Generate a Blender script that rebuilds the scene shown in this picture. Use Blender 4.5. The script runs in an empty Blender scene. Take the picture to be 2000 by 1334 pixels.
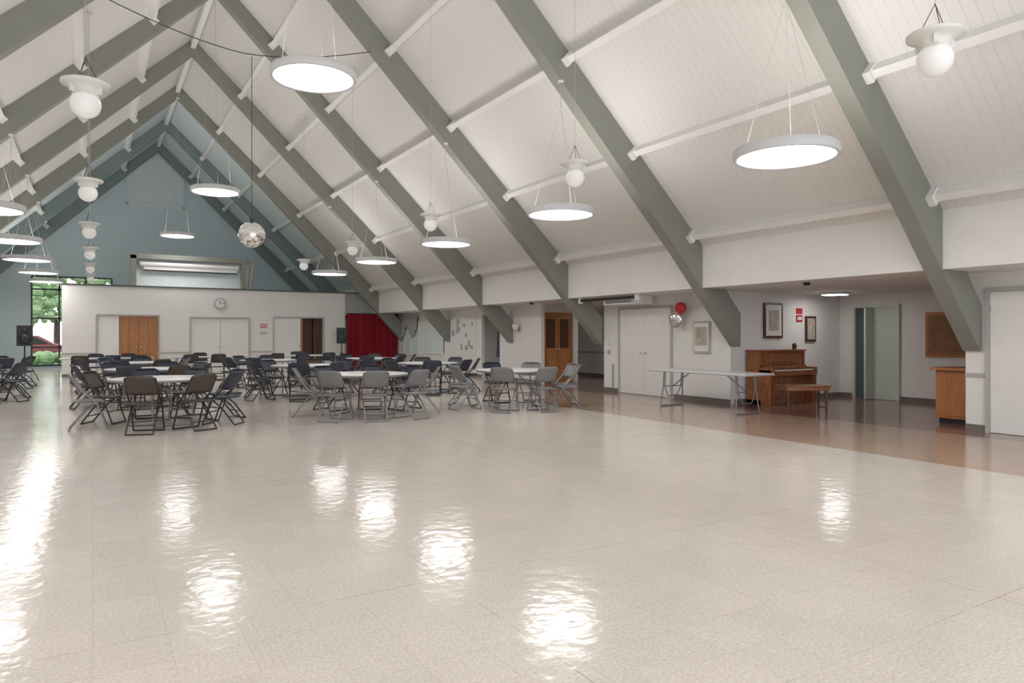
import bpy, math, random
from mathutils import Vector, Matrix
random.seed(4)
S=bpy.context.scene
# ------------------------------------------------------------ materials
def newmat(name):
    m=bpy.data.materials.new(name); m.use_nodes=True
    nt=m.node_tree; b=nt.nodes['Principled BSDF']
    return m,nt,b
def mat(name,col,rough=.6,metal=0,emis=None,es=0,var=.04,scale=6,bump=0,bscale=40):
    m,nt,b=newmat(name)
    b.inputs['Roughness'].default_value=rough; b.inputs['Metallic'].default_value=metal
    geo=nt.nodes.new('ShaderNodeNewGeometry')
    n=nt.nodes.new('ShaderNodeTexNoise'); n.inputs['Scale'].default_value=scale; n.inputs['Detail'].default_value=3
    nt.links.new(geo.outputs['Position'],n.inputs['Vector'])
    r=nt.nodes.new('ShaderNodeMixRGB')
    r.inputs[1].default_value=(*[c*(1-var) for c in col],1); r.inputs[2].default_value=(*[min(1,c*(1+var)) for c in col],1)
    nt.links.new(n.outputs['Fac'],r.inputs[0]); nt.links.new(r.outputs[0],b.inputs['Base Color'])
    if emis:
        b.inputs['Emission Color'].default_value=(*emis,1); b.inputs['Emission Strength'].default_value=es
    return m
def wood(name,c1,c2,rough=.4,scale=3):
    m,nt,b=newmat(name); b.inputs['Roughness'].default_value=rough
    tc=nt.nodes.new('ShaderNodeTexCoord'); mp=nt.nodes.new('ShaderNodeMapping'); mp.inputs['Scale'].default_value=(scale*5,scale*5,scale*.5)
    n=nt.nodes.new('ShaderNodeTexNoise'); n.inputs['Scale'].default_value=2; n.inputs['Detail'].default_value=6; n.inputs['Distortion'].default_value=.6
    cr=nt.nodes.new('ShaderNodeValToRGB'); cr.color_ramp.elements[0].position=.3; cr.color_ramp.elements[1].position=.7
    cr.color_ramp.elements[0].color=(*c1,1); cr.color_ramp.elements[1].color=(*c2,1)
    nt.links.new(tc.outputs['Object'],mp.inputs[0]); nt.links.new(mp.outputs[0],n.inputs['Vector'])
    nt.links.new(n.outputs['Fac'],cr.inputs[0]); nt.links.new(cr.outputs[0],b.inputs['Base Color'])
    return m
M={}
M['white']=mat('white_wall_paint',(.84,.82,.795),.65)
M['trimw']=mat('white_trim_paint',(.86,.85,.83),.5)
M['door']=mat('white_door_paint',(.86,.845,.82),.45)
M['frame']=mat('grey_door_frame',(.48,.48,.45),.5)
M['beam']=mat('sage_beam_paint',(.275,.282,.245),.6,var=.07,scale=3)
M['beam_day']=mat('daylight_tinted_beam',(.24,.295,.29),.6,var=.07,scale=3)  # cool daylight at the far end, put into the beam colour
M['blue']=mat('blue_gable_paint',(.67,.78,.81),.65)
M['blue2']=mat('pale_blue_panel',(.74,.83,.85),.6)
M['base']=mat('baseboard_vinyl',(.20,.17,.15),.5)
M['cap']=mat('dark_cap',(.10,.11,.09),.6)
M['rail']=mat('chair_rail_grey',(.50,.47,.43),.5)
M['led']=mat('led_diffuser',(.9,.9,.9),.5,emis=(1,.98,.96),es=12,var=0)
M['ledtop']=mat('added_uplight_glow',(.9,.9,.9),.5,emis=(1,.97,.94),es=10,var=0)  # glowing top face added to the discs to wash the ceiling
M['rim']=mat('lamp_rim',(.72,.72,.73),.4)
M['globe']=mat('opal_globe',(.84,.83,.81),.2,emis=(1,.97,.93),es=.14,var=0)
M['lampw']=mat('lamp_white_enamel',(.84,.83,.79),.4)
M['wire']=mat('thin_wire',(.5,.49,.47),.5)
M['dwire']=mat('dark_cable',(.05,.05,.05),.5)
M['tabletop']=mat('table_laminate',(.80,.80,.80),.3)
M['tedge']=mat('table_edge',(.36,.36,.36),.5)
M['steel']=mat('grey_steel',(.25,.25,.26),.35,.4)
M['dsteel']=mat('dark_steel',(.05,.05,.055),.35,.5)
M['cgrey']=mat('chair_grey_plastic',(.20,.20,.205),.5)
M['cbrown']=mat('chair_brown_plastic',(.075,.055,.045),.5)
M['cnavy']=mat('chair_navy_plastic',(.035,.043,.068),.5)
M['black']=mat('black_plastic',(.02,.02,.022),.5)
M['red']=mat('red_curtain',(.33,.010,.025),.8)
M['redp']=mat('red_sign',(.55,.03,.03),.5)
M['paper']=mat('paper_white',(.8,.8,.78),.7)
M['silver']=mat('silver',(.8,.8,.82),.15,.9)
M['grey']=mat('mid_grey',(.4,.4,.4),.6)
M['green']=mat('green_door_paint',(.62,.68,.62),.5)
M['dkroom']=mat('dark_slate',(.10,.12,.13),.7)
M['wd']=wood('oak_door',(.36,.135,.04),(.54,.24,.08))
M['wd2']=wood('piano_walnut',(.20,.065,.025),(.36,.135,.055),.25)
M['wd3']=wood('cabinet_cherry',(.42,.16,.055),(.55,.24,.10),.35)
M['wd4']=wood('dark_wood',(.06,.025,.012),(.12,.05,.025),.35)
M['leaf']=mat('foliage',(.22,.31,.15),.8,var=.5,scale=4)
M['grass']=mat('grass',(.20,.26,.13),.9,var=.3)
M['carred']=mat('car_paint',(.22,.06,.06),.3)
M['art']=mat('art_print',(.50,.43,.36),.6,var=.5,scale=9)
M['art2']=mat('art_canvas',(.30,.15,.07),.6,var=.5,scale=5)
M['mir']=mat('mirror_facets',(.95,.95,.95),.15,1)
m,nt,b=newmat('window_glass'); b.inputs['Transmission Weight'].default_value=1; b.inputs['Roughness'].default_value=0; b.inputs['IOR'].default_value=1.02; M['glass']=m
def deck(name,col):
    m,nt,b=newmat(name); b.inputs['Roughness'].default_value=.6
    geo=nt.nodes.new('ShaderNodeNewGeometry'); sp=nt.nodes.new('ShaderNodeSeparateXYZ')
    nt.links.new(geo.outputs['Position'],sp.inputs[0])
    d=nt.nodes.new('ShaderNodeMath'); d.operation='MULTIPLY'; d.inputs[1].default_value=1/.14
    nt.links.new(sp.outputs['Y'],d.inputs[0])
    f=nt.nodes.new('ShaderNodeMath'); f.operation='FRACT'; nt.links.new(d.outputs[0],f.inputs[0])
    cr=nt.nodes.new('ShaderNodeValToRGB'); e=cr.color_ramp.elements
    e[0].position=0; e[0].color=(0,0,0,1); e[1].position=.10; e[1].color=(1,1,1,1)
    nt.links.new(f.outputs[0],cr.inputs[0])
    mx=nt.nodes.new('ShaderNodeMixRGB'); mx.inputs[1].default_value=(*[c*.78 for c in col],1); mx.inputs[2].default_value=(*col,1)
    nt.links.new(cr.outputs[0],mx.inputs[0]); nt.links.new(mx.outputs[0],b.inputs['Base Color'])
    bp=nt.nodes.new('ShaderNodeBump'); bp.inputs['Strength'].default_value=.3; bp.inputs['Distance'].default_value=.008
    nt.links.new(cr.outputs[0],bp.inputs['Height']); nt.links.new(bp.outputs[0],b.inputs['Normal'])
    return m
M['deck']=deck('ceiling_boards',(.775,.755,.725)); M['deck_day']=deck('daylight_tinted_boards',(.72,.79,.80))  # end-bay boards carry the bluish daylight in their base colour
def floormat():
    m,nt,b=newmat('vinyl_tile_floor'); L=nt.links.new; N=nt.nodes.new
    geo=N('ShaderNodeNewGeometry'); sp=N('ShaderNodeSeparateXYZ'); L(geo.outputs['Position'],sp.inputs[0])
    def math_(op,a,bv=None):
        x=N('ShaderNodeMath'); x.operation=op
        if isinstance(a,(int,float)): x.inputs[0].default_value=a
        else: L(a,x.inputs[0])
        if bv is not None:
            if isinstance(bv,(int,float)): x.inputs[1].default_value=bv
            else: L(bv,x.inputs[1])
        return x.outputs[0]
    def mix(f,a,c,bt='MIX'):
        x=N('ShaderNodeMixRGB'); x.blend_type=bt
        if isinstance(f,(int,float)): x.inputs[0].default_value=f
        else: L(f,x.inputs[0])
        for i,v in ((1,a),(2,c)):
            if isinstance(v,tuple): x.inputs[i].default_value=(*v,1)
            else: L(v,x.inputs[i])
        return x.outputs[0]
    n1=N('ShaderNodeTexNoise'); n1.inputs['Scale'].default_value=60; n1.inputs['Detail'].default_value=5; L(geo.outputs['Position'],n1.inputs['Vector'])
    sharp=N('ShaderNodeMapRange'); sharp.inputs[1].default_value=.38; sharp.inputs[2].default_value=.62; L(n1.outputs['Fac'],sharp.inputs[0]); sp1=sharp.outputs[0]
    n2=N('ShaderNodeTexNoise'); n2.inputs['Scale'].default_value=.5; n2.inputs['Detail'].default_value=3; L(geo.outputs['Position'],n2.inputs['Vector'])
    cream=mix(sp1,(.645,.58,.52),(.79,.735,.68))
    cream=mix(n2.outputs['Fac'],cream,mix(.5,cream,(.76,.67,.60)))
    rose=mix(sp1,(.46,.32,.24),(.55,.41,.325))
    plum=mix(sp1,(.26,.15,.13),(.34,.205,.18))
    cell=N('ShaderNodeTexWhiteNoise'); cell.noise_dimensions='2D'
    cb=N('ShaderNodeCombineXYZ'); L(math_('FLOOR',math_('DIVIDE',sp.outputs['X'],.305)),cb.inputs[0]); L(math_('FLOOR',math_('DIVIDE',sp.outputs['Y'],.305)),cb.inputs[1])
    L(cb.outputs[0],cell.inputs['Vector'])
    def line(out,per,w):
        f=math_('FRACT',math_('DIVIDE',out,per)); return math_('LESS_THAN',f,w/per)
    g=math_('MAXIMUM',line(sp.outputs['X'],.305,.003),line(sp.outputs['Y'],.305,.003))
    g2=math_('MAXIMUM',line(math_('ADD',sp.outputs['X'],.69),2.44,.005),line(sp.outputs['Y'],1.83,.005))
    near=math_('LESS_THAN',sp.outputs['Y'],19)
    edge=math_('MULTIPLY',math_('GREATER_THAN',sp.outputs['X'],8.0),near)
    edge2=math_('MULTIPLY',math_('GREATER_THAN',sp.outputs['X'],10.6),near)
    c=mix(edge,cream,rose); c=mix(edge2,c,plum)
    v=math_('ADD',math_('MULTIPLY',cell.outputs['Value'],.05),.95)
    vv=N('ShaderNodeCombineXYZ'); [L(v,vv.inputs[i]) for i in range(3)]
    c=mix(1.0,c,vv.outputs[0],'MULTIPLY')
    c=mix(math_('MULTIPLY',g,.30),c,(.33,.27,.22))
    n5=N('ShaderNodeTexNoise'); n5.inputs['Scale'].default_value=2; n5.inputs['Detail'].default_value=5; L(geo.outputs['Position'],n5.inputs['Vector'])
    mr=N('ShaderNodeMapRange'); mr.inputs[1].default_value=.40; mr.inputs[2].default_value=.62; L(n5.outputs['Fac'],mr.inputs[0])
    c=mix(math_('MULTIPLY',g2,math_('MULTIPLY',mr.outputs[0],.75)),c,(.25,.2,.16))
    L(c,b.inputs['Base Color'])
    n3=N('ShaderNodeTexNoise'); n3.inputs['Scale'].default_value=2.2; n3.inputs['Detail'].default_value=4; L(geo.outputs['Position'],n3.inputs['Vector'])
    rr=N('ShaderNodeMapRange'); rr.inputs[3].default_value=.06; rr.inputs[4].default_value=.19; L(n3.outputs['Fac'],rr.inputs[0]); L(rr.outputs[0],b.inputs['Roughness'])
    n4=N('ShaderNodeTexNoise'); n4.inputs['Scale'].default_value=9; n4.inputs['Detail'].default_value=2; L(geo.outputs['Position'],n4.inputs['Vector'])
    bp=N('ShaderNodeBump'); bp.inputs['Strength'].default_value=.5; bp.inputs['Distance'].default_value=.006
    L(n4.outputs['Fac'],bp.inputs['Height']); L(bp.outputs[0],b.inputs['Normal'])
    b.inputs['IOR'].default_value=1.48
    return m
M['floor']=floormat()

# ------------------------------------------------------------ mesh builder
class MB:
    def __init__(s): s.v=[];s.f=[];s.m=[];s.sm=[];s.ml=[]
    def mi(s,k):
        if k not in s.ml: s.ml.append(k)
        return s.ml.index(k)
    def add(s,vs,fs,k,sm=False,T=None):
        o=len(s.v)
        s.v+= [tuple(T@Vector(p)) if T else tuple(p) for p in vs]
        for f in fs: s.f.append([i+o for i in f]); s.m.append(s.mi(k)); s.sm.append(sm)
    def box(s,x0,x1,y0,y1,z0,z1,k,T=None):
        vs=[(x,y,z) for x in(x0,x1) for y in(y0,y1) for z in(z0,z1)]
        s.add(vs,[(0,1,3,2),(4,6,7,5),(0,4,5,1),(2,3,7,6),(0,2,6,4),(1,5,7,3)],k,T=T)
    def cyl(s,p0,p1,r,k,n=10,r2=None,caps=True,T=None,sm=True):
        p0=Vector(p0);p1=Vector(p1);r2=r if r2 is None else r2
        d=(p1-p0).normalized(); a=Vector((0,0,1)) if abs(d.z)<.9 else Vector((1,0,0))
        u=d.cross(a).normalized(); w=d.cross(u)
        vs=[]
        for p,rr in((p0,r),(p1,r2)):
            for i in range(n):
                t=2*math.pi*i/n; vs.append(p+u*math.cos(t)*rr+w*math.sin(t)*rr)
        s.add(vs,[(i,(i+1)%n,n+(i+1)%n,n+i) for i in range(n)],k,sm,T)
        if caps: s.add(vs,[tuple(range(n))[::-1],tuple(range(n,2*n))],k,False,T)
    def tube(s,pts,r,k,n=6,T=None):
        for a,b in zip(pts,pts[1:]): s.cyl(a,b,r,k,n,T=T)
        for p in pts[1:-1]: s.sphere(p,r,k,n,4,T=T)
    def lathe(s,c,prof,k,n=32,sm=True,T=None):
        c=Vector(c);vs=[]
        for r,z in prof:
            for i in range(n):
                t=2*math.pi*i/n; vs.append(c+Vector((r*math.cos(t),r*math.sin(t),z)))
        fs=[]
        for j in range(len(prof)-1):
            for i in range(n): fs.append((j*n+i,j*n+(i+1)%n,(j+1)*n+(i+1)%n,(j+1)*n+i))
        s.add(vs,fs,k,sm,T)
    def disc(s,c,r,k,n=40,T=None):
        c=Vector(c); s.add([c+Vector((r*math.cos(2*math.pi*i/n),r*math.sin(2*math.pi*i/n),0)) for i in range(n)],[tuple(range(n))],k,T=T)
    def sphere(s,c,r,k,n=20,m=12,sm=True,T=None,sc=(1,1,1)):
        c=Vector(c);vs=[];fs=[]
        for j in range(m+1):
            ph=math.pi*j/m
            for i in range(n):
                t=2*math.pi*i/n; vs.append(c+Vector((r*sc[0]*math.sin(ph)*math.cos(t),r*sc[1]*math.sin(ph)*math.sin(t),r*sc[2]*math.cos(ph))))
        for j in range(m):
            for i in range(n): fs.append((j*n+i,(j+1)*n+i,(j+1)*n+(i+1)%n,j*n+(i+1)%n))
        s.add(vs,fs,k,sm,T)
    def prism(s,poly,y0,y1,k):
        n=len(poly); vs=[(x,y0,z) for x,z in poly]+[(x,y1,z) for x,z in poly]
        s.add(vs,[tuple(range(n)),tuple(range(n,2*n))[::-1]]+[(i,i+n,(i+1)%n+n,(i+1)%n) for i in range(n)],k)
    def mesh(s,name):
        me=bpy.data.meshes.new(name); me.from_pydata(s.v,[],s.f)
        for k in s.ml: me.materials.append(M[k])
        me.polygons.foreach_set('material_index',s.m); me.polygons.foreach_set('use_smooth',s.sm)
        me.update()
        import bmesh
        bm=bmesh.new(); bm.from_mesh(me)
        bmesh.ops.recalc_face_normals(bm,faces=bm.faces); bm.to_mesh(me); bm.free()
        return me
    def obj(s,name,loc=(0,0,0),rz=0,bevel=0):
        me=s.mesh(name); return place(name,me,loc,rz,bevel)
def place(name,me,loc=(0,0,0),rz=0,bevel=0):
    o=bpy.data.objects.new(name,me); o.location=loc; o.rotation_euler=(0,0,rz); S.collection.objects.link(o)
    if bevel:
        b=o.modifiers.new('bev','BEVEL'); b.width=bevel; b.segments=2; b.limit_method='ANGLE'
    return o

# ------------------------------------------------------------ dimensions
RX=2.6
zt=lambda X: 10.36-.96*abs(X-RX)
zu=lambda X: 9.88-1.0044*abs(X-RX)
FY=[5.1+4.42*i for i in range(-3,7)]
XF=10.1; XW=11.2; ZS=2.34; YB=-8.0; YG=35.8; XB=14.9
LX=lambda X: 2*RX-X

b=MB(); b.box(LX(XW)-.3,XB+.3,YB-.3,YG+.3,-.12,0,'floor'); b.obj('floor')
b=MB()
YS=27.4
for sgn in(1,-1):
    def X(x): return x if sgn>0 else LX(x)
    for y0,y1,k in((YB-.2,YS,'deck'),(YS,YG+.2,'deck_day')):
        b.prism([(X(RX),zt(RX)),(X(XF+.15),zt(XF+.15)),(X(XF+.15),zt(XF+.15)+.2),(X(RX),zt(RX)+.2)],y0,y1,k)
b.obj('ceiling')
b=MB(); b.box(XF,XB+.2,YB,YG,ZS,ZS+.1,'white'); b.obj('ceiling_side_aisle')
b=MB(); b.box(XF,XF+.1,YB,YG,ZS+.1,zt(XF)-.0,'white'); b.obj('wall_right_upper')
b=MB(); b.box(LX(XW)-.1,LX(XF),YB,YG,ZS,ZS+.1,'white'); b.obj('ceiling_left_aisle')
b=MB(); b.box(LX(XF)-.1,LX(XF),YB,YG,ZS+.1,zt(XF),'white'); b.obj('wall_left_upper')
b=MB(); b.box(LX(XW)-.12,LX(XW),YB,YG,0,ZS,'white'); b.obj('wall_left')
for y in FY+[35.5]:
    k='beam_day' if y>31 else 'beam'
    th=.24
    b=MB()
    for f in(lambda x:x,LX):
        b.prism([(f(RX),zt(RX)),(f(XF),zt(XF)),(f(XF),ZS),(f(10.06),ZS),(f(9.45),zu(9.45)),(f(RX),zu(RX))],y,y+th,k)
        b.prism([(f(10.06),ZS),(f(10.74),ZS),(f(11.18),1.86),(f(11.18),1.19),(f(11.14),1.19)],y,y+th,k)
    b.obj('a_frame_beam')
# purlins
b=MB()
ang=math.atan(.96)
ys=FY+[YG]
for i in range(len(ys)-1):
    y0=ys[i]+.24; y1=ys[i+1]
    if y1>35: y1=35.5
    for px in (9.86,8.41,6.96,5.51,4.06):
        for sg in(1,-1):
            x=px if sg>0 else LX(px)
            T=Matrix.Translation((x,0,zt(px)))@Matrix.Rotation(sg*ang,4,'Y')
            b.box(-.055,.055,y0,y1,-.17,0,'trimw',T)
            for a,c in((y0,y0+.09),(y1-.09,y1)):
                b.box(-.08,.08,a,c,-.23,0,'trimw',T)
    b.box(RX-.07,RX+.07,y0,y1,zt(RX)-.3,zt(RX)-.05,'trimw')
b.obj('ceiling_purlins')

b=MB()
for y0,y1 in((YB,5.33),(9.8,13.9),(16.8,19.2),(20.4,YG)): b.box(XW,XW+.12,y0,y1,0,ZS,'white')
b.box(XW,XW+.12,19.2,20.4,2.1,ZS,'white')
b.obj('wall_right')
b=MB(); b.box(XB,XB+.12,5.2,20.7,0,ZS,'white'); b.obj('wall_side_aisle_back')
b=MB(); b.box(XW+.12,XB,5.21,5.33,0,ZS,'white'); b.obj('wall_alcove_near')
b=MB(); b.box(XW+.12,XB,9.8,9.92,0,ZS,'white'); b.obj('wall_alcove_far')
b=MB(); b.box(XW+.12,XB,13.78,13.9,0,ZS,'white'); b.obj('wall_corridor_near')
b=MB(); b.box(XW+.12,12.6,17.05,17.17,0,ZS,'white'); b.box(12.6,12.72,17.05,18.9,0,ZS,'white'); b.obj('wall_corridor_side')
b=MB(); b.box(XW+.12,XB,20.6,20.72,0,ZS,'white'); b.obj('wall_corridor_end')
b=MB()
for y0,y1 in((YB,4.0),(5.06,5.33),(9.8,11.4),(13.35,13.9),(16.8,19.2),(20.4,27.8)): b.box(XW-.012,XW,y0,y1,0,.1,'base')
b.obj('baseboard_right')
b=MB(); b.box(XB-.012,XB,5.33,8.38,0,.1,'base'); b.box(XB-.012,XB,9.47,9.8,0,.1,'base'); b.box(XB-.012,XB,13.9,20.6,0,.1,'base'); b.obj('baseboard_aisle')
b=MB(); b.box(XW+.12,XB-.02,9.788,9.8,0,.1,'base'); b.obj('baseboard_alcove')
b=MB(); b.box(XB-.02,XB,13.9,20.6,.80,.86,'rail'); b.box(XW-.02,XW,5.06,5.33,.80,.86,'rail'); b.obj('trim_1')

# far gable wall
b=MB()
zr=zt
b.box(LX(XW),-2.2,YG,YG+.15,0,3.0,'blue')
b.box(LX(XF),-2.2,YG,YG+.15,3.0,3.16,'blue')
b.prism([(LX(XF),3.16),(-2.2,3.16),(-2.2,zr(-2.2))],YG,YG+.15,'blue')
b.prism([(-2.2,3.95),(RX,3.95),(RX,zr(RX)),(-2.2,zr(-2.2))],YG,YG+.15,'blue')
b.prism([(RX,3.95),(5.2,3.95),(5.2,zr(5.2)),(RX,zr(RX))],YG,YG+.15,'blue')
b.prism([(5.2,3.16),(XF,3.16),(5.2,zr(5.2))],YG,YG+.15,'blue')
b.box(5.2,XF,YG,YG+.15,0,3.16,'blue'); b.box(XF,XW,YG,YG+.15,0,3.0,'blue')
b.box(.75,4.05,YG,YG+.15,0,3.95,'blue'); b.box(-2.2,.75,YG,YG+.15,0,.12,'blue'); b.box(4.05,5.2,YG,YG+.15,0,2.6,'blue')
b.obj('wall_far_gable')
b=MB()
b.prism([(1.34,7.4),(3.66,7.4),(3.66,8.75),(RX,9.75),(1.34,8.75)],YG-.05,YG-.001,'blue2')
b.box(1.3,1.38,YG-.09,YG-.001,7.36,8.8,'blue');b.box(3.62,3.7,YG-.09,YG-.001,7.36,8.8,'blue');b.box(1.3,3.7,YG-.09,YG-.001,7.33,7.41,'trimw')
b.obj('gable_vent_panel')
b=MB()
def win(x0,x1,z0,z1,nx,zs):
    for i in range(nx+1):
        x=x0+(x1-x0)*i/nx; b.box(x-.03,x+.03,YG-.02,YG+.08,z0,z1,'dsteel')
    for z in[z0,z1]+zs: b.box(x0,x1,YG-.02,YG+.08,z-.03,z+.03,'dsteel')
    b.box(x0,x1,YG+.03,YG+.04,z0,z1,'glass')
win(-2.2,.75,.12,3.95,3,[.9,2.15,3.4]); b.obj('window_1')
b=MB(); win(4.05,5.2,2.6,3.95,2,[]); b.obj('window_2')

# unseen wall behind camera, large glazing added to let daylight in
b=MB()
b.box(LX(XW),-4,YB-.15,YB,0,3.0,'white'); b.box(9.2,XW,YB-.15,YB,0,3.0,'white')
b.prism([(LX(XF)-.1,3.0),(-1,3.0),(-1,zt(-1))],YB-.15,YB,'white'); b.prism([(XF+.1,3.0),(6.2,3.0),(6.2,zt(6.2))],YB-.15,YB,'white')
b.prism([(-1,6.2),(RX,6.2),(RX,zt(RX)),(-1,zt(-1))],YB-.15,YB,'white'); b.prism([(6.2,6.2),(RX,6.2),(RX,zt(RX)),(6.2,zt(6.2))],YB-.15,YB,'white')
b.obj('wall_back')
b=MB()
for x in(-4,-1,RX,6.2,9.2): b.box(x-.05,x+.05,YB-.1,YB,0,3.0,'dsteel')
for x in(-1,RX,6.2): b.box(x-.05,x+.05,YB-.1,YB,3,6.2,'dsteel')
b.box(-4,9.2,YB-.1,YB,2.95,3.05,'dsteel'); b.box(-1,6.2,YB-.1,YB,6.15,6.25,'dsteel')
b.obj('added_rear_glazing')

# ------------------------------------------------------------ partition
YP=27.9; ZP=3.14
b=MB()
for x0,x1 in((-.88,.16),(2.03,3.12),(5.13,6.08),(7.99,8.9)): b.box(x0,x1,YP,YP+.12,0,2.1,'white')
b.box(-.88,8.9,YP,YP+.12,2.1,ZP,'white')
b.box(-.88,-.76,YP+.12,31,0,ZP,'white'); b.box(-.88,8.9,31,31.12,0,ZP,'white'); b.box(8.78,8.9,YP+.12,31,0,ZP,'white')
b.box(-.88,8.9,YP+.12,31,ZP-.08,ZP,'white')
b.obj('wall_partition')
b=MB(); b.box(-.92,9.6,YP-.04,YP+.2,ZP,ZP+.05,'cap'); b.obj('trim_2')
b=MB(); b.box(8.9,XF,YP,YP+.1,ZS,ZP,'grey'); b.obj('trim_3')
b=MB(); b.box(-.88,.1,YP-.02,YP,.76,.82,'rail'); b.box(2.1,3.05,YP-.02,YP,.76,.82,'rail'); b.box(5.2,6.0,YP-.02,YP,.76,.82,'rail'); b.obj('trim_4')
b=MB(); 
for x0,x1 in((-.88,.1),(2.1,3.05),(5.2,6.0),(8.05,8.9)): b.box(x0,x1,YP-.012,YP,0,.1,'base')
b.obj('baseboard_partition')
def dframe(b,x0,x1,y,z1,k='frame',w=.06):
    b.box(x0-w,x0,y-.03,y-.001,0,z1+w,k); b.box(x1,x1+w,y-.03,y-.001,0,z1+w,k); b.box(x0,x1,y-.03,y-.001,z1,z1+w,k)
def leafX(b,x0,x1,y,z1,k,panels=0,th=.045,kn=True,knx=None):
    b.box(x0+.005,x1-.005,y,y+th,.01,z1-.005,k)
    if panels:
        w=x1-x0; zs=[.15,.75,1.35,z1-.15]
        for a,c in zip(zs,zs[1:]):
            for q in range(2):
                xa=x0+.1+q*(w-.2)/2+.02; xb=x0+.1+(q+1)*(w-.2)/2-.02
                b.box(xa,xb,y-.02,y,a+.04,c-.04,k)
    if kn:
        kx=knx if knx else x1-.08
        b.sphere((kx,y-.05,1.0),.03,'silver',10,6); b.cyl((kx,y-.05,1),(kx,y,1),.012,'silver')
b=MB(); dframe(b,.16,2.03,YP,2.1); leafX(b,.16,.81,YP+.02,2.1,'door'); leafX(b,.81,1.42,YP+.05,2.1,'wd',1); leafX(b,1.42,2.03,YP+.05,2.1,'wd',1,knx=1.5); b.obj('door_1')
b=MB(); dframe(b,3.12,5.13,YP,2.05); leafX(b,3.12,4.125,YP+.02,2.05,'door'); leafX(b,4.125,5.13,YP+.02,2.05,'door',knx=4.2); b.obj('door_2')
b=MB(); dframe(b,6.08,7.99,YP,2.1); leafX(b,6.08,7.1,YP+.02,2.1,'door'); leafX(b,7.62,7.99,YP+.1,2.1,'wd4',1,kn=False)
b.box(7.1,7.62,YP+.25,YP+.3,0,2.1,'wd4'); b.box(7.1,7.18,YP+.02,YP+.1,0,2.1,'wd'); b.obj('door_3')
b=MB(); T=Matrix.Translation((4.1,YP-.001,2.62))@Matrix.Rotation(math.pi/2,4,'X')
b.lathe((0,0,0),[(.0,.0),(.2,0),(.215,.02),(.215,.05),(.19,.055)],'grey',T=T); b.disc((0,0,.045),.19,'paper',T=T)
b.box(-.008,.008,0,.12,.05,.055,'black',T=T); b.box(0,.15,-.006,.006,.05,.055,'black',T=T)
for i in range(12):
    a=i*math.pi/6; c=(.165*math.cos(a),.165*math.sin(a)); b.box(c[0]-.008,c[0]+.008,c[1]-.008,c[1]+.008,.045,.05,'black',T=T)
b.obj('wall_clock')
b=MB(); b.box(5.5,5.85,YP-.015,YP-.001,1.65,1.9,'paper')
for z in(1.83,1.77,1.71): b.box(5.54,5.81,YP-.018,YP-.015,z,z+.03,'redp')
b.box(5.52,5.82,YP-.012,YP-.001,1.4,1.6,'paper'); b.box(5.55,5.8,YP-.015,YP-.012,1.48,1.54,'grey')
b.obj('notice_sign')
b=MB(); 
b.box(1.18,1.36,28.3,28.55,ZP+.001,4.32,'beam'); b.box(1.18,5.25,28.3,28.55,4.2,4.38,'beam'); b.box(4.95,5.1,28.3,28.5,ZP+.001,4.2,'beam')
b.cyl((1.5,28.45,4.02),(4.85,28.45,4.02),.09,'trimw',16); b.cyl((1.45,28.45,4.02),(1.5,28.45,4.02),.11,'grey',16)
b.box(1.6,4.8,28.43,28.47,3.82,3.94,'trimw'); b.box(1.6,4.8,28.42,28.48,3.78,3.82,'black')
b.cyl((5.25,28.4,ZP+.001),(5.42,28.4,4.3),.07,'grey',12); b.box(1.18,5.25,28.6,28.62,ZP+.001,4.25,'blue2')
b.obj('projection_screen_frame')
b=MB(); n=120; x0,x1=8.95,11.15; vs=[]
for i in range(n+1):
    t=i/n; x=x0+(x1-x0)*t; y=YP-.1+.06*math.sin(t*2*math.pi*17)+.02*math.sin(t*40)
    vs+=[(x,y,.03),(x,y+.02*math.sin(i),2.3)]
b.add(vs,[(2*i,2*i+1,2*i+3,2*i+2) for i in range(n)],'red',True)
b.cyl((x0,YP-.1,2.31),(x1,YP-.1,2.31),.02,'dsteel'); b.obj('stage_curtain')

# ------------------------------------------------------------ right side doors & fixtures
R90=lambda X,Y: Matrix.Translation((X-.001,Y,0))@Matrix.Rotation(-math.pi/2,4,'Z')
def rdoor(name,X,Ya,Yb,z1,k='door',double=False):
    b=MB(); w=Yb-Ya
    T=R90(X,Yb)
    def bx(*a): b.box(*a[:6],a[6],T=T)
    fw=.06
    bx(-fw,0,-.035,0,0,z1+fw,'frame'); bx(w,w+fw,-.035,0,0,z1+fw,'frame'); bx(0,w,-.035,0,z1,z1+fw,'frame')
    if double:
        bx(.004,w/2-.004,-.02,0,.01,z1-.004,k); bx(w/2+.004,w-.004,-.02,0,.01,z1-.004,k); bx(w/2-.004,w/2+.004,-.012,0,0,z1,'grey')
        ks=[w/2-.09,w/2+.09]
    else: bx(.004,w-.004,-.02,0,.01,z1-.004,k); ks=[w-.1]
    for q in ks:
        b.cyl((q,-.02,1),(q,-.07,1),.012,'silver',T=T); b.box(q-.012,q+.05,-.08,-.065,.99,1.01,'silver',T=T)
    for z in(.3,1.05,1.8):
        b.box(0,.012,-.03,-.018,z-.05,z+.05,'silver',T=T)
    return b.obj(name)
rdoor('door_4',XW,4.1,4.99,2.05)
rdoor('door_5',XW,11.5,13.25,2.05,double=True)
b=MB(); T=R90(XB,9.4)
w=.95
for a in((-.06,0),(w,w+.06)): b.box(a[0],a[1],-.06,0,0,2.1,'green',T=T)
b.box(0,w,-.06,0,2.04,2.1,'green',T=T)
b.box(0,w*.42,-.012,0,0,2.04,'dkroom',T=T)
b.box(w*.42,w*.46,-.35,0,.01,2.02,'green',T=T)
b.box(w*.46,w,-.02,0,.01,2.04,'green',T=T)
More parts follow.
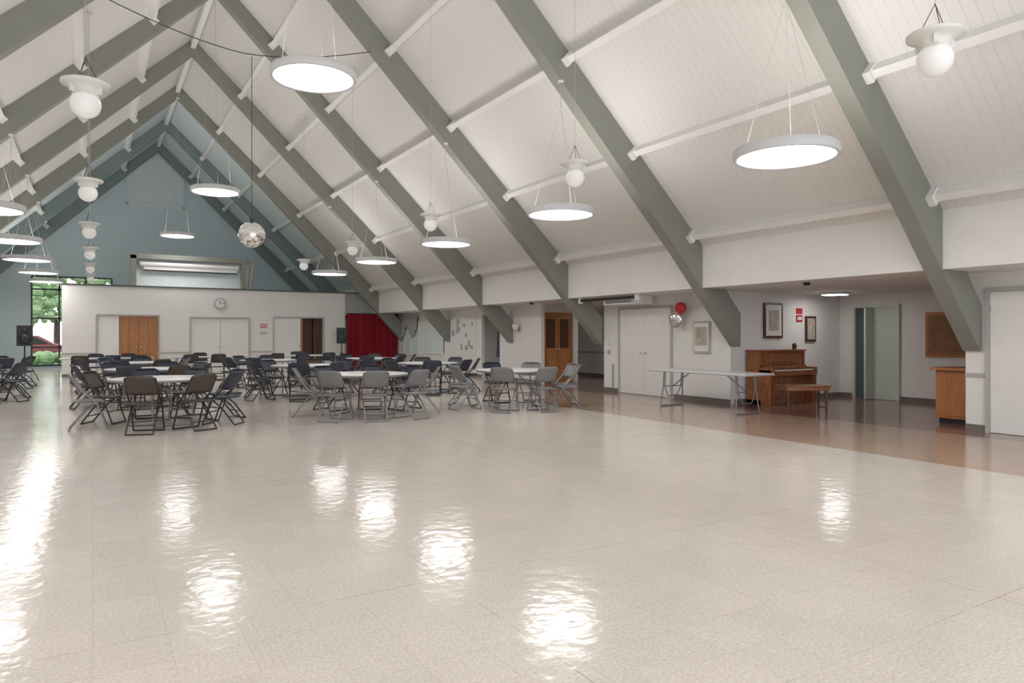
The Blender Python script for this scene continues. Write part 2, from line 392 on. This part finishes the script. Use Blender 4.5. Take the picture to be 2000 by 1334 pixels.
b.obj('door_6')
b=MB(); dframe(b,11.42,12.42,17.0,2.05,'wd',.05)
for x0 in(11.42,11.92):
    leafX(b,x0,x0+.5,17.0,2.05,'wd',0,kn=False)
    b.box(x0+.1,x0+.4,16.985,17.0,.2,.95,'wd3'); b.box(x0+.1,x0+.4,16.985,17.0,1.05,1.9,'wd4')
b.sphere((11.87,16.96,1),.03,'silver',10,6); b.sphere((11.97,16.96,1),.03,'silver',10,6)
b.obj('door_7')
b=MB(); b.box(10.45,11.0,11.9,13.0,2.14,2.339,'trimw'); b.box(10.44,10.45,12.0,12.9,2.17,2.23,'grey')
b.obj('ceiling_air_unit',bevel=.02)
b=MB(); b.cyl((10.25,11.6,2.27),(10.25,13.6,2.27),.035,'black',12); b.box(10.2,10.3,13.6,13.65,2.2,2.339,'trimw'); b.box(10.2,10.3,11.55,11.6,2.2,2.339,'trimw'); b.obj('roller_blind')
b=MB(); b.sphere((0,0,0),.2,'silver',20,12,sc=(.5,1,1)); b.sphere((-.02,-.16,.24),.16,'redp',20,12,sc=(.5,1,.8)); b.tube([(0,0,-.2),(0,.02,-.35),(0,0,-.5)],.004,'wire'); b.cyl((0,0,.15),(0,0,.56),.003,'wire'); b.obj('foil_balloons',(11.0,11.15,1.78))
b=MB(); T=R90(XW,10.78)
b.box(0,.46,-.05,0,1.04,1.72,'frame',T=T); b.box(.03,.43,-.055,-.05,1.08,1.68,'paper',T=T); b.box(.06,.4,-.058,-.055,1.2,1.6,'art',T=T); b.obj('framed_notice')
b=MB(); T=R90(XW,13.75)
b.box(.02,.12,-.04,0,1.2,1.34,'paper',T=T); b.box(.02,.1,-.03,0,.95,1.05,'grey',T=T); b.box(.25,.33,-.03,0,1.2,1.34,'paper',T=T); b.box(.2,.24,-.02,0,.11,.7,'grey',T=T);b.obj('thermostat')
b=MB(); b.box(12.2,12.8,9.76,9.799,1.36,2.12,'wd4'); b.box(12.25,12.75,9.755,9.76,1.41,2.07,'paper'); b.box(12.34,12.66,9.75,9.755,1.52,1.96,'art'); b.obj('framed_picture')
b=MB(); b.box(13.6,13.95,9.76,9.799,1.28,1.85,'wd4'); b.box(13.64,13.91,9.755,9.76,1.33,1.8,'art'); b.obj('framed_picture')
b=MB(); b.box(13.3,13.5,9.785,9.799,1.9,2.02,'redp'); b.box(13.3,13.5,9.785,9.799,1.72,1.87,'redp'); b.box(13.33,13.47,9.78,9.785,1.76,1.83,'paper'); b.obj('safety_sign')
b=MB(); T=R90(XB,7.85); b.box(0,.8,-.04,0,.98,1.9,'wd3',T=T); b.box(.06,.74,-.045,-.04,1.04,1.84,'art2',T=T); b.obj('framed_painting')
for c in((13.5,9.0,2.339),(13.6,16.0,2.339)):  # first is the alcove fixture, second is added to light the corridor
    b=MB(); b.lathe(c,[(.0,-.06),(.26,-.06),(.3,-.03),(.3,0)],'rim'); b.disc((c[0],c[1],2.275),.26,'led'); b.obj('flush_ceiling_light')
for c in((10.6,7.6),(10.6,16.4)):
    b=MB(); b.lathe((c[0],c[1],2.339),[(.0,-.05),(.04,-.05),(.06,-.02),(.06,0)],'black',16); b.obj('smoke_detector')
b=MB(); b.lathe((XW-.14,18.0,1.65),[(.0,-.1),(.06,-.08),(.1,0),(.12,.1)],'lampw'); b.box(XW-.03,XW-.001,17.95,18.05,1.55,1.7,'grey'); b.obj('wall_sconce')
b=MB(); T=R90(XW,22.7); b.box(0,1.9,-.03,0,.7,2.1,'paper',T=T)
for i in range(18):
    u=.08+random.random()*1.6; z=.85+random.random()*1.0; k=random.choice(['rail','art','grey','white','blue2','rail','dkroom'])
    b.box(u,u+.12+random.random()*.1,-.034-.001*i,-.03,z,z+.1+random.random()*.12,k,T=T)
b.obj('bulletin_board')
b=MB(); T=R90(XW,27.1)
b.box(0,1.5,-.03,0,.6,2.0,'blue2',T=T)
for q in(0,.72,1.47): b.box(q,q+.05,-.05,0,.6,2.0,'trimw',T=T)
for z in(.6,1.3,1.97): b.box(0,1.5,-.05,0,z,z+.05,'trimw',T=T)
n=40; vs=[]
for i in range(n+1):
    t=i/n; x=-.1+1.65*t; d=.35+.5*abs(math.cos(t*math.pi*1.5))
    vs+=[(x,-.10-.02*math.sin(i*1.3),2.2),(x,-.10-.03*math.sin(i*1.3),2.2-d)]
b.add(vs,[(2*i,2*i+1,2*i+3,2*i+2) for i in range(n)],'grey',True,T=T)
b.obj('window_4')
b=MB(); T=R90(XW,25.2); b.box(0,1.9,-.03,0,.75,1.75,'blue2',T=T)
for a in((0,.05),(.93,.98),(1.85,1.9)): b.box(a[0],a[1],-.045,0,.75,1.75,'trimw',T=T)
b.box(0,1.9,-.045,0,1.75,1.8,'trimw',T=T); b.box(0,1.9,-.045,0,.7,.75,'trimw',T=T); b.obj('window_5')
b=MB(); b.cyl((0,0,.0),(0,0,1.7),.02,'dsteel'); b.lathe((0,0,0),[(.25,0),(.25,.02),(.03,.05)],'dsteel')
for i in range(5):
    a=i*1.25; b.tube([(0,0,1.65),(.15*math.cos(a),.15*math.sin(a),1.7)],.01,'dsteel')
    b.lathe((.12*math.cos(a),.12*math.sin(a),0),[(.02,1.62),(.13,1.5),(.14,1.1),(.17,.7)],'cnavy',12)
b.obj('coat_rack',(11.75,19.8,0))

# ------------------------------------------------------------ lamps
def led(X,Y,Z,top):
    b=MB(); r=.57
    b.lathe((0,0,0),[(r-.045,.0),(r-.035,-.012),(r,-.012),(r+.004,.0),(r+.004,.09),(r-.01,.1),(r-.06,.1)],'rim',56)
    b.disc((0,0,.002),r-.04,'led',56); b.disc((0,0,.09),r-.05,'ledtop',56)
    for i in range(3):
        a=i*2.094+.5; b.cyl((r*.8*math.cos(a),r*.8*math.sin(a),.09),(0,0,(top-Z)*.8),.0022,'wire',5)
    b.cyl((0,0,(top-Z)*.8),(0,0,top-Z),.005,'wire',5); b.lathe((0,0,top-Z),[(.05,-.05),(.05,0)],'trimw',12)
    b.obj('led_disc_pendant',(X,Y,Z))
for i in range(-2,5): led(6.75,FY[3+i]+.01,3.45,zu(6.75))
for i in range(-2,7): led(-1.5,FY[3+i]+.01,3.45,zu(-1.5))
for i in(-1,1,3,5): led(2.6,FY[3+i]+.01,4.95,zu(2.6))
def globe(X,Y):
    Z=3.6; top=zt(X); b=MB()
    b.lathe((0,0,0),[(.06,.05),(.16,.04),(.19,.028),(.19,.004),(.15,-.006),(.12,-.02),(.105,-.05),(.10,-.085),(.09,-.09)],'lampw',32)
    b.disc((0,0,.05),.06,'lampw',20)
    for i in range(3):
        a=i*2.094; b.box(-.014,.014,.1,.135,-.075,0.0,'lampw',T=Matrix.Rotation(a,4,'Z'))
    b.sphere((0,0,-.16),.122,'globe',28,18)
    for a in(0,2.09,4.19): b.cyl((.1*math.cos(a),.1*math.sin(a),.045),(0,0,.25),.003,'dwire',5)
    b.cyl((0,0,.25),(0,0,top-Z),.003,'wire',5); b.lathe((0,0,top-Z),[(.06,-.06),(.06,.0)],'trimw',12)
    b.obj('pendant_globe_light',(X,Y,Z))
for i in range(-2,6): globe(-.05,7.1+4.42*i)
for i in range(-1,5): globe(5.28,2.72+4.42*i)
b=MB(); b.sphere((0,0,0),.25,'mir',34,22,sm=False); b.cyl((0,0,.24),(0,0,.32),.04,'dsteel'); b.cyl((0,0,.3),(0,0,3.46),.007,'dwire',6); b.obj('mirror_ball',(2.65,14.1,3.37))
b=MB(); pts=[]
for i in range(25):
    t=i/24; x=-.6+6.2*t; pts.append((x,14.1,7.65-.78*(1-abs(2*t-1)**1.6)))
b.tube(pts,.009,'dwire',6); b.obj('hanging_cable')

# ------------------------------------------------------------ furniture
def chair_mesh(shell,fr):
    b=MB(); w=.21; r=.0125
    for s in(-1,1):
        b.tube([(s*w,.24,.012),(s*w,.10,.40),(s*w,-.08,.58),(s*w*.97,-.22,.80)],r,fr)
        b.tube([(s*(w-.03),-.26,.012),(s*(w-.03),-.05,.28),(s*(w-.03),.14,.435)],r,fr)
        b.cyl((s*w,.10,.40),(s*w,-.16,.42),r*.8,fr,6)
    b.tube([(-w,.24,.012),(w,.24,.012)],r,fr); b.tube([(-w+.03,-.26,.012),(w-.03,-.26,.012)],r,fr)
    b.cyl((-w,.17,.20),(w,.17,.20),r*.8,fr,6); b.cyl((-w+.03,-.17,.13),(w-.03,-.17,.13),r*.8,fr,6)
    b.tube([(-w*.97,-.22,.80),(-w*.7,-.235,.83),(w*.7,-.235,.83),(w*.97,-.22,.80)],r,fr)
    nx,ny=8,8; vs=[]
    for lay in(0,1):
        for j in range(ny+1):
            for i in range(nx+1):
                u=i/nx*2-1; v=j/ny; y=-.20+.40*v
                ww=.195*(1-.10*(1-v))
                z=.445-.018*(1-u*u)*math.sin(v*math.pi)-.02*max(0,v-.85)/.15-(.022 if lay else 0)
                vs.append((u*ww,y,z))
    def close(nx,ny,vs):
        fs=[];N=(nx+1)*(ny+1)
        for j in range(ny):
            for i in range(nx):
                a=j*(nx+1)+i; fs.append((a,a+1,a+nx+2,a+nx+1)); fs.append((a+N,a+nx+1+N,a+nx+2+N,a+1+N))
        per=[i for i in range(nx+1)]+[j*(nx+1)+nx for j in range(1,ny+1)]+[ny*(nx+1)+i for i in range(nx-1,-1,-1)]+[j*(nx+1) for j in range(ny-1,0,-1)]
        for q in range(len(per)):
            a=per[q];c=per[(q+1)%len(per)]; fs.append((a,a+N,c+N,c))
        b.add(vs,fs,shell,True)
    close(nx,ny,vs)
    vs=[];nz=6
    for lay in(0,1):
        for j in range(nz+1):
            for i in range(nx+1):
                u=i/nx*2-1; v=j/nz; z=.56+.27*v; ww=.205*(1-.12*abs(v-.45)**2*4)
                y=-.075-.155*v-.035*(1-u*u)-(.02 if lay else 0)
                vs.append((u*ww,y,z+.015*(1-u*u)*(v-.3)))
    close(nx,nz,vs)
    return b.mesh('folding_chair')
CH={'g':chair_mesh('cgrey','steel'),'b':chair_mesh('cbrown','dsteel'),'n':chair_mesh('cnavy','dsteel'),'m':chair_mesh('cnavy','steel')}
def chair(x,y,face,c):
    place('folding_chair',CH[c],(x,y,0),face-math.pi/2)
b=MB()
b.lathe((0,0,0),[(0,.74),(.745,.74),(.76,.735)],'tabletop',56); b.lathe((0,0,0),[(.76,.735),(.76,.70),(.73,.695),(0,.695)],'tedge',56)
for s in(-1,1):
    b.tube([(-.32,s*.42,.69),(-.30,s*.45,.015),(.30,s*.45,.015),(.32,s*.42,.69)],.015,'steel',8)
    b.tube([(0,s*.05,.68),(0,s*.447,.25)],.01,'steel'); b.cyl((-.31,s*.437,.25),(.31,s*.437,.25),.01,'steel',6)
b.box(-.5,.5,-.03,.03,.66,.695,'steel')
RT=b.mesh('round_folding_table')
def rtable(x,y,angs,cols,rz=0,rad=1.02):
    place('round_folding_table',RT,(x,y,0),rz)
    for a,c in zip(angs,cols):
        a=math.radians(a+random.uniform(-4,4)); r=rad+random.uniform(-.05,.08)
        chair(x+r*math.cos(a),y+r*math.sin(a),a+math.pi+random.uniform(-.15,.15),c)
rtable(.95,12.4,[-110,-72,-30,15,60,100,145,188],'bbnnnnbg',.3)
rtable(4.2,12.0,[-135,-98,-62,-22,20,65,110,165],'ggggnnng',.8)
rtable(7.2,11.75,[-130,-92,-45,-8,40,85,130,175],'gggggngg',1.3)
E=[-115,-65,-20,25,70,115,160,205]
for x,y in((.95,16.1),(4.2,16.1),(7.2,15.9),(.95,20),(4.2,20),(7.2,20),(-2.45,18.6),(-2.6,23)):
    rtable(x,y,[e+random.uniform(-8,8) for e in E],random.choice(['nnmnnmnn','nbnmnnbn','nmnnbnnn']),random.random()*3)
def recttable(name,x,y,rz,L=2.44,W=.76,top='tabletop'):
    b=MB(); b.box(-W/2,W/2,-L/2,L/2,.715,.74,top); b.box(-W/2-.004,W/2+.004,-L/2-.004,L/2+.004,.70,.722,'tedge')
    for s in(-1,1):
        yy=s*(L/2-.32)
        for q in(-1,1):
            b.tube([(q*.26,yy,.70),(q*.26,yy+s*.02,.40),(q*.31,yy+s*.05,.015)],.013,'steel',8)
            b.tube([(q*.22,yy,.70),(q*.22,yy+s*.02,.40),(q*.12,yy+s*.04,.2)],.01,'steel')
        b.cyl((-.31,yy+s*.05,.015),(.31,yy+s*.05,.015),.013,'steel',8); b.cyl((-.26,yy+s*.02,.4),(.26,yy+s*.02,.4),.01,'steel',6); b.cyl((-.12,yy+s*.04,.2),(.12,yy+s*.04,.2),.01,'steel',6)
        b.tube([(0,yy-s*.45,.69),(0,yy+s*.02,.4)],.01,'steel')
    return b.obj(name,(x,y,0),rz)
recttable('folding_table',10.05,9.35,0)
for x in(.4,3.2,6.0): recttable('folding_table',x,24.3,math.pi/2)
for x in(-.3,.5,1.2,2.6,3.4,5.2,6.0,6.9):
    chair(x,23.55,math.pi/2,random.choice('nb'))
for x in(.1,1.0,3.1,6.3): chair(x,25.1,-math.pi/2,'n')

b=MB(); W=1.45
b.box(.0,.045,.0,.60,.0,.72,'wd2') ; b.box(W-.045,W,.0,.60,0,.72,'wd2')
b.box(0,.045,.28,.60,.72,1.09,'wd2'); b.box(W-.045,W,.28,.6,.72,1.09,'wd2')
b.box(-.02,W+.02,.25,.62,1.09,1.12,'wd2')
b.box(.045,W-.045,.30,.34,.80,1.09,'wd2'); b.box(.25,W-.25,.28,.30,.86,1.05,'wd2')
b.box(.045,W-.045,.56,.60,.05,1.09,'wd2')
b.box(.045,W-.045,.27,.31,.1,.62,'wd2'); b.box(.15,W-.15,.255,.27,.16,.56,'wd2')
b.box(.0,W,-.02,.32,.60,.66,'wd2'); b.box(0,.1,-.02,.30,.66,.76,'wd2'); b.box(W-.1,W,-.02,.30,.66,.76,'wd2')
b.box(.1,W-.1,.0,.17,.66,.715,'trimw')
for i in range(36):
    if i%7 not in(2,6):
        x=.1+(i+1)*(W-.2)/37; b.box(x-.006,x+.006,.06,.17,.715,.728,'black')
b.box(.1,W-.1,.17,.31,.70,.80,'wd2'); b.box(.1,W-.1,-.02,.0,.66,.70,'wd2')
for q in(.02,W-.09): b.box(q,q+.07,0.0,.07,0,.6,'wd2')
b.box(.0,W,.25,.6,0.0,.1,'wd2')
for q in(-.12,0,.12): b.box(W/2+q-.025,W/2+q+.025,.12,.25,.05,.065,'silver')
b.box(.35,1.1,.24,.26,.82,.84,'wd2')
b.sphere((W-.16,.42,1.19),.05,'wd4',12,8,sc=(1,1,1.4)); b.lathe((W-.16,.42,1.12),[(.05,0),(.03,.03)],'wd4',12)
b.obj('upright_piano',(11.6,9.12,0),bevel=.006)
b=MB(); b.box(-.4,.4,-.18,.18,.43,.50,'wd2'); b.box(-.42,.42,-.2,.2,.50,.52,'wd2')
for sx in(-1,1):
    for sy in(-1,1):
        b.cyl((sx*.35,sy*.14,0),(sx*.35,sy*.14,.43),.018,'wd4',10,r2=.03)
    b.cyl((sx*.35,-.14,.12),(sx*.35,.14,.12),.012,'wd4',8)
b.obj('piano_bench',(11.0,7.95,0),math.radians(-28),bevel=.005)
b=MB(); b.box(0,.6,0,.68,.08,.86,'wd3'); b.box(.05,.6,.03,.65,0,.08,'black'); b.box(-.1,.62,-.02,.72,.86,.90,'wd3')
b.box(-.012,0,.04,.64,.12,.82,'wd3'); b.sphere((-.03,.1,.6),.018,'silver',8,6)
b.obj('wooden_cabinet',(11.78,5.38,0),bevel=.006)
def speaker(x,y,rz):
    b=MB(); b.box(-.2,.2,-.18,.18,1.1,1.72,'black'); T=Matrix.Translation((0,-.18,1.3))@Matrix.Rotation(math.pi/2,4,'X')
    b.lathe((0,0,0),[(.16,0),(.15,.02),(.05,-.01),(0,0.01)],'dsteel',24,T=T); T=Matrix.Translation((0,-.18,1.58))@Matrix.Rotation(math.pi/2,4,'X')
    b.lathe((0,0,0),[(.08,0),(.07,.015),(0,0)],'dsteel',16,T=T)
    b.cyl((0,0,.35),(0,0,1.1),.02,'dsteel')
    for i in range(3):
        a=i*2.094+.5; b.tube([(0,0,.8),(.42*math.cos(a),.42*math.sin(a),.015)],.012,'dsteel')
    b.obj('loudspeaker',(x,y,0),rz)
speaker(-1.75,25.6,.1); speaker(8.45,26.9,-.3)

# ------------------------------------------------------------ outside
b=MB(); b.box(-30,40,YG+.3,90,-.2,-.1,'grass'); b.obj('ground')
b=MB()
for i in range(90):
    b.sphere((-12+i*.27+random.uniform(-.2,.2),41+random.uniform(-.3,.3),.2+random.random()*.2),.25+random.random()*.12,'leaf',8,6,False)
b.obj('hedge')
for tx,ty in((-3.4,47),(-2.0,54),(.5,52),(-8,50),(6,49),(-5.5,60)):
    b=MB(); b.cyl((0,0,-.1),(0,0,2.8),.2,'wd4',10,r2=.12)
    for i in range(170):
        a=random.random()*6.28; rr=random.random()**.6*2.2; z=2.2+random.random()*3.8
        b.sphere((rr*math.cos(a),rr*math.sin(a),z),.12+random.random()*.2,'leaf',6,4,False)
    b.obj('tree',(tx,ty,0))
b=MB()
b.prism([(-2.1,.35),(-2.1,.85),(-1.2,.95),(-.7,1.4),(.8,1.4),(1.5,.98),(2.1,.85),(2.1,.35)],-.85,.85,'carred')
b.prism([(-1.05,.98),(-.65,1.33),(.72,1.33),(1.3,.98)],-.87,.87,'black')
for sx in(-1.3,1.3):
    for sy in(-.88,.7): b.cyl((sx,sy,.23),(sx,sy+.18,.23),.33,'black',20)
b.obj('car',(-3.2,43.5,0))

# ------------------------------------------------------------ light
w=bpy.data.worlds.new('world'); S.world=w; w.use_nodes=True
bg=w.node_tree.nodes['Background']; bg.inputs[0].default_value=(.84,.92,1,1); bg.inputs[1].default_value=3.2
cd=bpy.data.cameras.new('camera'); cd.sensor_width=36; cd.lens=1350/2000*36; cd.shift_y=-12/2000; cd.clip_end=300
co=bpy.data.objects.new('camera',cd); co.location=(0,0,1.42); co.rotation_euler=(math.pi/2,0,-math.atan(820/1350)); S.collection.objects.link(co); S.camera=co
S.view_settings.view_transform='Standard'
S.view_settings.exposure=.22
